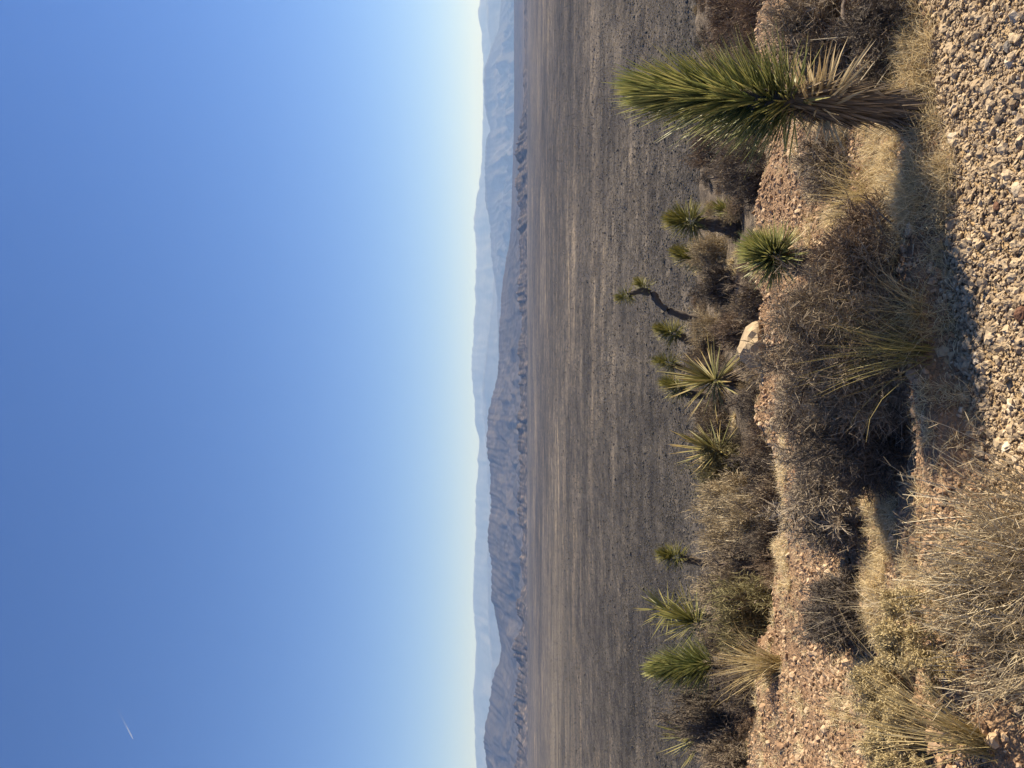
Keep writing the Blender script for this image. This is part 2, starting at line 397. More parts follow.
w = bpy.data.worlds.new('World'); C.world = w; w.use_nodes = True
nt = w.node_tree; nt.nodes.clear()
wo = nt.nodes.new('ShaderNodeOutputWorld'); bg = nt.nodes.new('ShaderNodeBackground'); sk = nt.nodes.new('ShaderNodeTexSky')
sk.sky_type = 'NISHITA'; sk.sun_disc = False; sk.sun_elevation = SUN_EL; sk.sun_rotation = PI / 2 - SUN_AZ
sk.altitude = 900; sk.air_density = 1.0; sk.dust_density = 0.0; sk.ozone_density = 3.0
bg.inputs['Strength'].default_value = 0.053
hs = nt.nodes.new('ShaderNodeHueSaturation'); hs.inputs['Saturation'].default_value = 1.17; hs.inputs['Hue'].default_value = 0.5
nt.links.new(sk.outputs[0], hs.inputs['Color']); tint = nt.nodes.new('ShaderNodeMix'); tint.data_type = 'RGBA'; tint.blend_type = 'MULTIPLY'; tint.inputs[0].default_value = 1.0; tint.inputs[7].default_value = (0.97, 0.94, 1.20, 1)
nt.links.new(hs.outputs[0], tint.inputs[6]); nt.links.new(tint.outputs[2], bg.inputs[0])
nt.links.new(bg.outputs[0], wo.inputs[0])

C.view_settings.view_transform = 'Standard'; C.view_settings.look = 'None'
C.view_settings.exposure = 1.12; C.view_settings.gamma = 1
C.cycles.max_bounces = 6; C.cycles.diffuse_bounces = 3; C.cycles.glossy_bounces = 2
C.cycles.transmission_bounces = 3; C.cycles.volume_bounces = 0; C.cycles.transparent_max_bounces = 8
C.cycles.use_denoising = True
C.cycles.sample_clamp_indirect = 6

# ------------------------------------------------------------------ haze: the air itself
HZ = dict(x=(-33000, 33000), y=(-8500, 36000), z=(-95, 1780))
bm = bmesh.new()
bmesh.ops.create_cube(bm, size=1)
for v in bm.verts:
    v.co.x = HZ['x'][0] if v.co.x < 0 else HZ['x'][1]
    v.co.y = HZ['y'][0] if v.co.y < 0 else HZ['y'][1]
    v.co.z = HZ['z'][0] if v.co.z < 0 else HZ['z'][1]
me = bpy.data.meshes.new('haze'); bm.to_mesh(me); bm.free()
hm, hnt, hout = newmat('haze')
pv = N(hnt, 'ShaderNodeVolumePrincipled')
pv.inputs['Absorption Color'].default_value = (1, 1, 1, 1); pv.inputs['Color'].default_value = (0.275, 0.465, 1.0, 1); pv.inputs['Density'].default_value = 4.8e-5
pv.inputs['Anisotropy'].default_value = 0.10
hnt.links.new(pv.outputs[0], hout.inputs['Volume'])
me.materials.append(hm)
hz = bpy.data.objects.new('haze', me); link(hz); tag(hz, kind='stuff')

# ------------------------------------------------------------------ setting: ground sheets
def grid_faces(nr, nc):
    i = np.arange(nr - 1)[:, None] * nc; j = np.arange(nc - 1)[None, :]
    q = i + j
    return np.stack([q, q + 1, q + nc + 1, q + nc], axis=-1).reshape(-1, 4)

def sheet(name, X, Y, Z, mat, smooth=True):
    g = G(); nr, nc = X.shape
    g.add(np.stack([X, Y, Z], -1), quads=grid_faces(nr, nc))
    o = g.build(name, mat, smooth=smooth)
    return tag(o, kind='structure')

# the gravel road: from behind the camera up to the bank
cx = np.concatenate([np.linspace(-30, -4, 40), np.linspace(-3.9, 4, 260), np.linspace(4.1, 30, 40)])
rv = np.concatenate([np.linspace(0, .75, 20), np.linspace(.76, 1, 90)])
Y0 = -8.0
Xr = np.broadcast_to(cx[None, :], (len(rv), len(cx)))
ed = np.maximum(edge(cx), -1.5) + 0.03
Yr = Y0 + (ed - Y0)[None, :] * rv[:, None]
sheet('gravel_road', Xr, Yr, ground(Xr, Yr) - 0.002, M['road'])
# the slope beyond it
rows = np.concatenate([np.linspace(0, 1.2, 70), np.geomspace(1.25, 22, 240), np.geomspace(22.6, 345, 70)])
cu = np.concatenate([np.linspace(-30, -4, 50), np.linspace(-3.95, 4, 330), np.linspace(4.1, 30, 50)])
spread = 1 + rows / 4.0
Xh = cu[None, :] * spread[:, None]
Yh = (np.maximum(edge(cu), -1.5) - 0.01)[None, :] * np.maximum(0, 1 - rows[:, None] / 40) + rows[:, None] + (rows[:, None] / 40).clip(0, 1) * 3
sheet('hillside', Xh, Yh, ground(Xh, Yh), M['slope'])
# desert plain out to beyond the last range
r = np.concatenate([np.linspace(-8000, 200, 30), np.geomspace(230, 34000, 170)])
c = np.linspace(-1, 1, 121)
half = np.interp(r, [-8000, 200, 34000], [9000, 9000, 30000])
Xp = half[:, None] * (c[None, :] * 0.35 + 0.65 * c[None, :] ** 3)
Yp = np.broadcast_to(r[:, None], Xp.shape)
near = np.where(Yp > 360, 1.0, 0.0)
Zp = -90 + near * (1.2 * fbm(Xp / 160, Yp / 90, 71, 3) + 3.0 * fbm(Xp / 900, Yp / 420, 77, 2)) * sstep(360, 600, Yp) - 1.5 * (1 - near)
Zp = np.maximum(Zp, -93.5)
sheet('desert_plain', Xp, Yp, Zp, M['plain'])

# ------------------------------------------------------------------ mountains
def mountain_range(name, pts, y0, yc, y1, mat, seed, f, amp, rough, nx=500, ny=110, base=-91.5, xs=1.35, rp=1.15):
    pts = sorted(pts)
    py = np.array([p[0] for p in pts], float); px = np.array([p[1] for p in pts], float)
    s = np.linspace(-0.5 * xs, 0.5 * xs, nx)
    X1 = s * yc
    v = np.concatenate([np.linspace(0, 1, int(ny * .75)), np.linspace(1, 2, ny - int(ny * .75) + 1)[1:]])
    Yv = np.where(v < 1, y0 + (yc - y0) * v, yc + (y1 - yc) * (v - 1))
    X, Y = np.meshgrid(X1, Yv); V = np.broadcast_to(v[:, None], X.shape)
    yy = 384 - F * X / yc
    top = CAMZ - (np.interp(yy, py, px) - 512) / F * yc - base
    top = top * (1 + rough * .5 * fbm(X * f * 31, X * 0 + seed, seed + 6, 3) + rough * fbm(X * f * 7, X * 0 + seed, seed + 5, 5))
    V2 = np.clip(V + 0.10 * fbm(X * f * .7, Y * f * .7, seed + 2, 3) * (V * (2 - V)), 0, 2)
    tri = np.where(V < 1, V, 2 - V)
    shp = tri ** rp
    R = ridged(X * f + 0.35 * fbm(X * f, Y * f, seed + 9, 3), Y * f * 0.55, seed, 5)
    R2 = ridged(X * f * 3.1, Y * f * 1.9, seed + 77, 4)
    cut = (amp * 1.25 * (1 - R) + amp * .45 * (1 - R2)) * (tri * (1 - tri) * 4) ** 0.6
    Z = base + top * np.clip(shp - cut, 0.0, 1.2) + top * 0.05 * fbm(X * f * 6, Y * f * 6, seed + 3, 4) * np.minimum(1, tri * 4) * (1 - tri ** 6)
    return sheet(name, X, Y, Z, mat, smooth=True)

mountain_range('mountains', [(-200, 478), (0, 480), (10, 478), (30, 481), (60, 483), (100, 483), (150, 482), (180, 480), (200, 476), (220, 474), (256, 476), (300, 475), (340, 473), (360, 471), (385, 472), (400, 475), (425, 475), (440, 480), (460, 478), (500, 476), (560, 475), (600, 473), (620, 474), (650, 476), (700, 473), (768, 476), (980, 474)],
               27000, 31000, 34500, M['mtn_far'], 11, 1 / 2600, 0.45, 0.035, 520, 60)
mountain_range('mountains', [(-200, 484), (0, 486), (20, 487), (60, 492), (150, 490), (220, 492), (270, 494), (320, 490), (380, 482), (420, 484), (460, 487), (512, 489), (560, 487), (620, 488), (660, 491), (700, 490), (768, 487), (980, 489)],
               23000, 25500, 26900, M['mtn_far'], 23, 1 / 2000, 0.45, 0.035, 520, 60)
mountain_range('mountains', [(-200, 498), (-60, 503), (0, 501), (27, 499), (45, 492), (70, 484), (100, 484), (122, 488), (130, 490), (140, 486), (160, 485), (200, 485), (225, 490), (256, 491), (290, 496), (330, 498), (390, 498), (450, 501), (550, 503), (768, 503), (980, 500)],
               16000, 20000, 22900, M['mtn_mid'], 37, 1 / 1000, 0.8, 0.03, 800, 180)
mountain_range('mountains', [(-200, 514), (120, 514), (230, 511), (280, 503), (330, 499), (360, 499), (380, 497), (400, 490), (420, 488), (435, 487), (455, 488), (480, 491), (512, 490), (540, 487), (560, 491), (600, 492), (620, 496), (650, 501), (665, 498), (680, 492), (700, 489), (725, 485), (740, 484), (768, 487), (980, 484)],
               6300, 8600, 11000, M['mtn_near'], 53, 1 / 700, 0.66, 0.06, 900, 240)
# low rocky foothills along the far edge of the plain
mountain_range('hills', [(-200, 524), (0, 524), (60, 525), (75, 523), (100, 524), (130, 520), (150, 514), (165, 519), (185, 515), (205, 519), (230, 518), (256, 521), (290, 517), (320, 522), (350, 518), (400, 521), (430, 517), (470, 520), (512, 518), (535, 523), (560, 520), (585, 524), (605, 516), (625, 522), (650, 512), (670, 520), (690, 516), (720, 515), (745, 518), (768, 515), (980, 518)],
               4350, 4750, 5300, M['foothill'], 67, 1 / 150, 0.9, 0.34, 900, 80, base=-92)

# scrub on the plain: far too many to count
rng = np.random.default_rng(5)
def ico(sub):
    b = bmesh.new(); bmesh.ops.create_icosphere(b, subdivisions=sub, radius=1)
    b.verts.ensure_lookup_table()
    v = np.array([x.co[:] for x in b.verts]); f = np.array([[q.index for q in p.verts] for p in b.faces]); b.free()
    return v, f
ICO1, ICO1F = ico(1); ICO2, ICO2F = ico(2); ICO3, ICO3F = ico(3)
def scatter_lumps(g, P, S, rng, V, FA, rough=0.35, flat=0.75, nvar=14, tilt=True):
    """P (n,3) positions, S (n,3) sizes: irregular faceted lumps"""
    n = len(P); idx = rng.integers(0, nvar, n)
    for k in range(nvar):
        sel = np.where(idx == k)[0]
        if not len(sel): continue
        v = V * (1 + rough * rng.uniform(-1, 1, (len(V), 1)))
        v = v + 0.12 * rng.normal(size=v.shape)
        v = v * np.array([1, rng.uniform(.65, 1), rng.uniform(flat * .7, flat)])
        a = rng.uniform(0, 2 * PI, len(sel)); ca, sa = np.cos(a), np.sin(a)
        W = v[None] * S[sel][:, None, :]
        x = W[..., 0] * ca[:, None] - W[..., 1] * sa[:, None]
        y = W[..., 0] * sa[:, None] + W[..., 1] * ca[:, None]
        z = W[..., 2]
        if tilt:
            tx = rng.normal(0, .3, len(sel))[:, None]; ty = rng.normal(0, .3, len(sel))[:, None]
            z = z + x * tx + y * ty
        W = np.stack([x, y, z], -1) + P[sel][:, None, :]
        fs = (FA[None] + (np.arange(len(sel)) * len(V))[:, None, None]).reshape(-1, 3)
        g.add(W.reshape(-1, 3), tris=fs)
n = 110000
u = rng.uniform(0, 1, n)
yb = np.sqrt(380 ** 2 + u * (1900 ** 2 - 380 ** 2)); yb = np.where(rng.uniform(size=n) < .55, 380 * np.exp(u * math.log(5.5)), yb)
xb = rng.uniform(-.66, .66, n) * yb
keep = fbm(xb / 60, yb / 40, 88, 3) + rng.uniform(-.5, .5, n) > -0.25
xb, yb = xb[keep], yb[keep]
zb = -90 + (1.2 * fbm(xb / 160, yb / 90, 71, 3) + 3.0 * fbm(xb / 900, yb / 420, 77, 2)) * sstep(360, 600, yb)
sz = rng.lognormal(-0.92, 0.40, len(xb))
g = G(); scatter_lumps(g, np.stack([xb, yb, zb + sz * .3], -1), np.stack([sz, sz, sz * .8], -1), rng, ICO1, ICO1F, .4, 1.0, 10, False)
tag(g.build('desert_scrub', M['creosote']), kind='stuff')

# ------------------------------------------------------------------ stones
def in_road(n, rng, xr, depth):
    x = rng.uniform(-xr, xr, n); y = edge(x) - depth * rng.uniform(0, 1, n) + 0.03
    return x, y
rng = np.random.default_rng(8)
g = G()
x, y = in_road(21500, rng, 2.5, 1.3)
s = rng.lognormal(math.log(.0080), .46, len(x)).clip(.0035, .022)
z = ground(x, y)
scatter_lumps(g, np.stack([x, y, z + s * .12], -1), np.stack([s, s, s], -1), rng, ICO2, ICO2F, .27, .62, 30)
x, y = in_road(34000, rng, 2.6, 1.4)
s = rng.uniform(.003, .008, len(x)); z = ground(x, y)
scatter_lumps(g, np.stack([x, y, z + s * .3], -1), np.stack([s, s, s], -1), rng, ICO1, ICO1F, .25, .85, 12)
tag(g.build('gravel', M['gravel']), kind='stuff')
g = G()
n = 52000
yy = 2.3 + 10.5 * rng.uniform(0, 1, n) ** 1.5
x = rng.uniform(-.68, .68, n) * yy
k = (yy > edge(x) - .02) & (fbm(x * 1.3, yy * 1.3, 61, 3) + rng.uniform(-.4, .4, n) > -.35)
x, yy = x[k], yy[k]
s = rng.lognormal(math.log(.0085), .42, len(x)).clip(.004, .03) * (1 + .12 * (yy - 3).clip(0, 6))
scatter_lumps(g, np.stack([x, yy, ground(x, yy) + s * .3], -1), np.stack([s, s, s], -1), rng, ICO1, ICO1F, .25, .8, 20)
tag(g.build('gravel', M['gravel_slope']), kind='stuff')

def rock(name, label, px, py, size, mat, flat=.6, seed=1, sink=.25, group=None):
    r_ = np.random.default_rng(seed)
    p = hit(px, py)
    S = size * p[1] / F / 2 if size > 3 else size
    V = ICO3.copy()
    for k in range(9):                       # chip flat facets off
        nrm = norm(r_.normal(size=3)); d = V @ nrm; lim = r_.uniform(.62, .85)
        V = V - np.maximum(d - lim, 0)[:, None] * nrm
    V *= (1 + .05 * r_.normal(size=(len(V), 1)))
    V *= np.array([1, r_.uniform(.7, .95), flat])
    a = r_.uniform(0, 6.28); R = np.array([[math.cos(a), -math.sin(a), 0], [math.sin(a), math.cos(a), 0], [0, 0, 1]])
    V = (V @ R.T) * S
    g_ = G(); g_.add(V, tris=ICO3F)
    o = g_.build(name, mat, smooth=False); o.location = (p[0], p[1], p[2] + S * flat * (1 - 2 * sink) * .5)
    return tag(o, label, 'rock', group)
rock('stone', 'smooth mid grey stone lying among tan gravel across from the tall Joshua tree', 1010, 47, 14, M['grey_rock'], .5, 3)
rock('stone', 'long blackish stone on the gravel road in front of the tall Joshua tree', 1002, 116, 17, M['dark_rock'], .5, 4)
rock('stone', 'rusty brown stone half sunk in the gravel road, smaller of the two rusty ones', 1000, 207, 13, M['rust_rock'], .6, 5)
rock('stone', 'rusty brown stone at the photo edge, larger of two rusty ones on the road', 1021, 314, 18, M['rust_rock'], .6, 6)
rock('stone', 'pale tan flat stone on the gravel road beside the smaller rusty stone', 1019, 190, 18, M['tan_rock'], .45, 7)
rock('stone', 'small black stone close to the grassy road edge, facing the brown bush', 973, 268, 10, M['dark_rock'], .7, 8)
rock('boulder', 'large pale sunlit boulder behind the dirt bench, beside the open spiky yucca', 762, 345, 48, M['pale_rock'], .75, 9, .15)
rock('boulder', 'small knobbly pale rock on the lip of the dirt bench behind the bushes', 779, 424, 16, M['pale_rock'], .9, 10, .1)
rock('stone', 'pale stone lying on the bank at the foot of the brown bush', 912, 229, 17, M['tan_rock'], .5, 12)

# ------------------------------------------------------------------ plants
def leaf_crown(g, axis, n, L, W, rng, a0=95, a1=8, r0=0.03, pw=1.0, droop=.08, gfold=.5, bias=None, ljit=.15, tbias=1.0, tmax=1.0):
    """dagger leaves round an axis polyline (k,3): opening angle a0 at its bottom to a1 at its tip"""
    axis = np.asarray(axis, float); k = len(axis)
    t = rng.uniform(0, 1, n) ** tbias * tmax
    f = t * (k - 1); i = np.minimum(f.astype(int), k - 2); fr = (f - i)[:, None]
    P = axis[i] * (1 - fr) + axis[i + 1] * fr
    T = norm(axis[i + 1] - axis[i])
    ph = rng.uniform(0, 2 * PI, n)
    ref = np.where(np.abs(T[:, 2:3]) > .9, np.array([1., 0, 0]), np.array([0, 0, 1.]))
    A = norm(np.cross(T, ref)); B = np.cross(T, A)
    rad = A * np.cos(ph)[:, None] + B * np.sin(ph)[:, None]
    ang = np.radians(a0 + (a1 - a0) * t ** pw + rng.normal(0, 7, n))
    D = T * np.cos(ang)[:, None] + rad * np.sin(ang)[:, None]
    if bias is not None: D = norm(D + np.asarray(bias))
    l = L * (1 + rng.normal(0, ljit, n)).clip(.55, 1.4) * (1 - .25 * t ** 6)
    pts = grow(P + rad * r0 * (1 - .6 * t)[:, None], D, l, 3, rng, .02, 0, np.full(n, droop) * rng.uniform(.3, 1.6, n))
    ribbon_pts(g, pts, np.full(n, W) * rng.uniform(.8, 1.2, n), rng, fold=gfold, prof=np.array([.75, 1.0, .72, .06]), side=np.cross(D, T) + 1e-3 if False else norm(np.cross(D, rad + T * .2)) * 0 + rad)

def skirt(g, axis, n, L, W, rng, a0=168, a1=140, r=.03):
    leaf_crown(g, axis, n, L, W, rng, a0, a1, r, 1.0, .12, .35, None, .25)

def trunk_mesh(axis, radii, rng, sides=12):
    axis = np.asarray(axis, float)
    k = 26; t = np.linspace(0, len(axis) - 1, k); i = np.minimum(t.astype(int), len(axis) - 2); f = (t - i)[:, None]
    # smooth through the points
    Pm = np.concatenate([axis[:1] * 2 - axis[1:2], axis, axis[-1:] * 2 - axis[-2:-1]])
    p0, p1, p2, p3 = Pm[i], Pm[i + 1], Pm[i + 2], Pm[i + 3]
    P = .5 * (2 * p1 + (p2 - p0) * f + (2 * p0 - 5 * p1 + 4 * p2 - p3) * f ** 2 + (3 * p1 - p0 - 3 * p2 + p3) * f ** 3)
    R = np.interp(t, np.arange(len(radii)) * (len(axis) - 1) / (len(radii) - 1), radii)
    g = G(); tubes(g, P[None], (R * (1 + .1 * rng.normal(size=k)))[None], sides)
    g.v[0] = g.v[0] + rng.normal(size=g.v[0].shape) * R.mean() * .10
    return g, P

def rel(p, base):
    return np.asarray(p, float) - np.asarray(base, float)

GJ = 'Joshua trees and yuccas on the slope'
def yucca_tree(name, label, base, trunk_px, depth, r, crowns, seed, cat='joshua tree', dead=True, leafmat='leaf_far'):
    """trunk_px: picture points of the trunk from foot to top; crowns: (from px, to px, n, leaf length m, width m, a0, a1)"""
    rg = np.random.default_rng(seed)
    base = np.asarray(base, float)
    t = thing(name, label, cat, base, GJ)
    ax = [np.zeros(3) - np.array([0, 0, .05])] + [rel(up_to(px, py, depth), base) for px, py in trunk_px]
    g, P = trunk_mesh(ax, [r * 1.25, r, r * .85], rg)
    g.build('trunk', M['trunk'], t, smooth=True)
    if dead:
        g = G(); skirt(g, P[3:], int(130 + 9000 * r * .35), .11 + r, .010, rg, r=r * .8)
        g.build('dead_leaves', M['dead_leaf'], t)
    for (p0, p1, n, L, W, a0, a1) in crowns:
        a = rel(up_to(*p0, depth), base); b = rel(up_to(*p1, depth), base)
        g = G(); leaf_crown(g, np.linspace(a, b, 4), int(n * 1.7), L, W * 1.1, rg, a0, a1, r * .6)
        g.build('leaf_crown', M[leafmat], t)
    return t

# the tall young Joshua tree by the road
def hero_joshua():
    rg = np.random.default_rng(101)
    b = hit(912, 112); d = b[1]
    t = thing('joshua_tree', 'tall young Joshua tree with a long green leaf column on the road bank', 'joshua tree', b, GJ)
    P = lambda px, py, dd=0: rel(up_to(px, py, d + dd), b)
    ax = [np.array([0, 0, -.05]), P(880, 107), P(830, 103), P(780, 101), P(720, 97), P(680, 92)]
    g, Pt = trunk_mesh(ax, [.075, .05, .045, .04, .035, .03], rg)
    g.build('trunk', M['trunk'], t, smooth=True)
    g = G()
    leaf_crown(g, [P(792, 101), P(750, 99), P(700, 94), P(657, 90)], 1250, .215, .0090, rg, 66, 8, .04, 1.2, .004, .5, None, .16, .95)
    leaf_crown(g, [P(800, 102), P(760, 99)], 110, .18, .010, rg, 90, 60, .045, 1.0, .04, .55, None, .15)
    g.build('leaf_crown', M['leaf'], t)
    g = G()
    leaf_crown(g, [P(836, 103), P(800, 101)], 130, .155, .011, rg, 115, 45, .05, 1.0, .06, .45, np.array([.4, 0, 0]), .22)
    g.build('straw_leaves', M['straw_leaf'], t)
    g = G()
    leaf_crown(g, [P(840, 104), P(778, 100)], 620, .13, .0105, rg, 166, 148, .045, 1.0, .03, .4, None, .3)
    leaf_crown(g, [P(908, 110), P(880, 107), P(815, 102)], 900, .17, .010, rg, 172, 170, .055, 1.0, .03, .4, None, .25)
    leaf_crown(g, [P(905, 112), P(872, 107)], 160, .15, .009, rg, 150, 156, .06, 1.0, .10, .4, None, .25)
    g.build('dead_leaves', M['dead_leaf'], t)
hero_joshua()

# the stout yucca on the bench
def bench_yucca():
    rg = np.random.default_rng(131)
    b = hit(812, 264); d = b[1]
    t = thing('yucca', 'stout yucca with a round green crown and dark skirted trunk on the dirt bench', 'yucca', b, GJ)
    P = lambda px, py: rel(up_to(px, py, d), b)
    g, Pt = trunk_mesh([np.array([0, 0, -.05]), P(800, 262), P(782, 258)], [.085, .08, .06], rg)
    g.build('trunk', M['trunk'], t, smooth=True)
    g = G(); leaf_crown(g, [P(781, 258), P(770, 255), P(763, 252)], 700, .205, .0125, rg, 112, 5, .04, .8, .04, .5, None, .12)
    g.build('leaf_crown', M['leaf'], t)
    g = G(); leaf_crown(g, [P(814, 264), P(790, 260)], 480, .17, .013, rg, 165, 155, .06, 1, .03, .4, None, .2)
    g.build('dead_leaves', M['dead_leaf'], t)
bench_yucca()

d = 15.0; yucca_tree('joshua_tree', 'Joshua tree with a straight dark trunk and a second small crown low on its side', stand(229, d), [(735, 228), (712, 224), (695, 222)], d, .14,
    [((697, 222), (676, 219), 300, .36, .018, 110, 5), ((735, 218), (722, 208), 130, .30, .018, 110, 5)], 201)
d = 18.5; yucca_tree('joshua_tree', 'short leaning Joshua tree with one bushy green crown, between the straight and the crooked ones', stand(272, d), [(712, 266), (702, 260)], d, .10,
    [((706, 262), (680, 253), 330, .38, .020, 85, 8)], 202)
d = 22.0; yucca_tree('joshua_tree', 'crooked Joshua tree with a thin bare bent trunk and two small tufts', stand(319, d), [(690, 318), (676, 313), (664, 308), (656, 299), (653, 294), (640, 291), (628, 295)], d, .095,
    [((630, 295), (621, 297), 95, .30, .020, 120, 8), ((648, 289), (639, 283), 90, .30, .020, 110, 8)], 203, dead=False)
d = 21.0; yucca_tree('joshua_tree', 'small Joshua tree with a full round tuft, beside the crooked one', stand(345, d), [(690, 341), (676, 334)], d, .10,
    [((678, 335), (662, 329), 250, .36, .020, 105, 8)], 204)
d = 21.5; yucca_tree('joshua_tree', 'small Joshua tree with a ragged tuft on a dark leaning stem behind the spiky yucca', stand(372, d), [(688, 371), (672, 364)], d, .09,
    [((674, 364), (660, 361), 170, .34, .018, 115, 8)], 205)
d = 18.0; yucca_tree('joshua_tree', 'lowest of the small Joshua trees behind the open spiky yucca, tuft just clear of it', stand(396, d), [(690, 394), (680, 388)], d, .09,
    [((684, 390), (670, 384), 190, .36, .018, 105, 8)], 206)
d = 19.5; yucca_tree('joshua_tree', 'lone little Joshua tree with one pale green tuft, above the straw coloured bushes', stand(566, d), [(695, 561), (680, 557)], d, .09,
    [((682, 558), (664, 554), 220, .34, .018, 105, 8)], 207)

def open_yucca(label, base, crown, depth, n, L, W, seed, a0=125, bias=None, mat='leaf_yellow', r=.06):
    rg = np.random.default_rng(seed); base = np.asarray(base, float)
    t = thing('yucca', label, 'yucca', base, GJ)
    (p0, p1) = crown
    a = rel(up_to(*p0, depth), base); b = rel(up_to(*p1, depth), base)
    g, P = trunk_mesh([np.array([0, 0, -.05]), a * .6, a], [r * 1.2, r, r * .8], rg); g.build('trunk', M['trunk'], t, smooth=True)
    g = G(); leaf_crown(g, np.linspace(a, b, 3), n, L, W, rg, a0, 8, r * .5, .8, .05, .5, bias, .2)
    g.build('leaf_crown', M[mat], t)
    g = G(); leaf_crown(g, np.linspace(a * .55, a, 3), n // 2, L * .7, W, rg, 165, 120, r * .7, 1, .15, .4, None, .25)
    g.build('dead_leaves', M['dead_leaf'], t)
    return t
d = 14.0; open_yucca('open spiky yucca with long stiff leaves spreading all around beside the pale boulder', stand(385, d), ((718, 381), (708, 379)), d, 95, .80, .042, 211)
d = 15.5; open_yucca('spiky yucca with a fan of long yellowish leaves leaning away from the road', stand(457, d), ((722, 452), (710, 447)), d, 75, .75, .042, 212, 105)
d = 15.5; open_yucca('spiky dark green yucca head standing clear of its neighbour, near the far olive bushes', stand(618, d), ((672, 612), (662, 608)), d, 70, .55, .032, 213, 120, None, 'leaf_far')
d = 14.5; open_yucca('low yucca clump with many dark green leaves, behind the olive bush', stand(628, d), ((700, 624), (688, 619)), d, 120, .70, .032, 214, 100, None, 'leaf_far')
d = 13.0; open_yucca('small yucca tuft half hidden behind the dark grey bushes', stand(742, d), ((705, 738), (690, 734)), d, 50, .55, .03, 215, 85, None, 'leaf_far')
d = 10.0; yucca_tree('joshua_tree', 'bushy green Joshua tree like a plume, beside the dark grey bushes', stand(664, d), [(722, 663), (712, 664)], d, .09,
    [((714, 664), (664, 667), 520, .36, .018, 62, 6)], 221, leafmat='leaf')

# --- shrubs
def dome(rng, n, maxdeg=88):
    cz = rng.uniform(math.cos(math.radians(maxdeg)), 1, n); ph = rng.uniform(0, 2 * PI, n); s = np.sqrt(1 - cz ** 2)
    return np.stack([s * np.cos(ph), s * np.sin(ph), cz], -1)
def branch_off(P, n_each, rng, lo=.25, spread=.8, up=.15):
    n, k, _ = P.shape
    idx = np.repeat(np.arange(n), n_each); m = len(idx)
    t = rng.uniform(lo, 1, m) * (k - 1); i = np.minimum(t.astype(int), k - 2); f = (t - i)[:, None]
    p = P[idx, i] * (1 - f) + P[idx, i + 1] * f
    d = norm(P[idx, i + 1] - P[idx, i])
    d = norm(d + rng.normal(size=(m, 3)) * spread + np.array([0, 0, up]))
    return p, d
def shrub_mesh(seed, R, H, n0=34, m1=9, m2=9, m3=3, w=.0022, mat='twig_grey', wood='wood', fuzz=1.0, tipl=.10, straight=0.0):
    rg = np.random.default_rng(seed)
    D = dome(rg, n0)
    ell = 1 / np.sqrt((D[:, 0] ** 2 + D[:, 1] ** 2) / R ** 2 + D[:, 2] ** 2 / H ** 2)
    # an uneven outline: some sides grow farther
    ph = np.arctan2(D[:, 1], D[:, 0])
    ell *= 1 + .18 * np.sin(ph * 2 + seed) + .12 * np.sin(ph * 5 + seed * 2.3)
    P0 = np.concatenate([rg.normal(0, .07 * R, (n0, 2)), np.full((n0, 1), -.02)], 1)
    S0 = grow(P0, D + np.array([0, 0, .25]), ell * .78 * rg.uniform(.7, 1.1, n0), 4, rg, .16, 0.02)
    gw = G(); rr = np.linspace(1, .45, 5)[None] * (w * 2.4) * rg.uniform(.6, 1.8, (n0, 1)); tubes(gw, S0, rr, 4)
    sc = (R + H) / 2
    p, d = branch_off(S0, m1, rg, .2, .75 - .4 * straight, .2)
    S1 = grow(p, d, sc * .34 * rg.uniform(.5, 1.2, len(p)), 3, rg, .2, 0.03)
    tubes(gw, S1, np.linspace(1, .5, 4)[None] * (w * 1.1) * rg.uniform(.6, 1.5, (len(p), 1)), 3)
    gt = G()
    p, d = branch_off(S1, m2, rg, .15, .8 - .4 * straight, .15)
    S2 = grow(p, d, sc * .19 * rg.uniform(.4, 1.3, len(p)), 2, rg, .25)
    ribbon_pts(gt, S2, np.full(len(p), w * 1.25), rg, 0)
    if m3:
        p, d = branch_off(S2, m3, rg, .2, .9 - .4 * straight, .1)
        S3 = grow(p, d, sc * tipl * rg.uniform(.4, 1.4, len(p)), 1, rg, .2)
        ribbon_pts(gt, S3, np.full(len(p), w), rg, 0, prof=np.array([1, .5]))
    for gg in (gw, gt):                      # nothing pokes below the soil
        for v in gg.v: v[:, 2] = np.where(v[:, 2] < -.05, -.05 + (v[:, 2] + .05) * .1, v[:, 2])
    return gw.mesh('branches', M[wood]), gt.mesh('twigs', M[mat])

def put_shrub(label, base, meshes, sx=1, sy=1, sz=1, rot=0, group=None, name='shrub', cat='shrub', root=None):
    t = thing(name, label, cat, base, group, rot)
    t.scale = (sx, sy, sz)
    for me in meshes:
        o = bpy.data.objects.new(me.name.split('.')[0], me); link(o, t)
    return t

GS = 'dry desert shrubs'
# big bushes by the road
def near_shrub(label, px, py, wpx, hpx, seed, mat, n0=44, m1=10, m2=10, m3=3, w=.0024, depth=None, deep=1.0, straight=0, name='shrub', tipl=.10, back=0.0):
    b = hit(px, py) if depth is None else stand(py, depth)
    if back: b = stand(py, b[1] + back)
    R = wpx / 2 * b[1] / F; H = hpx * b[1] / F
    ms = shrub_mesh(seed, R * 1.12, H * 1.12, n0, m1, m2, m3, w, mat, tipl=tipl, straight=straight)
    return put_shrub(label, b, ms, 1, deep, 1, 0, GS, name)

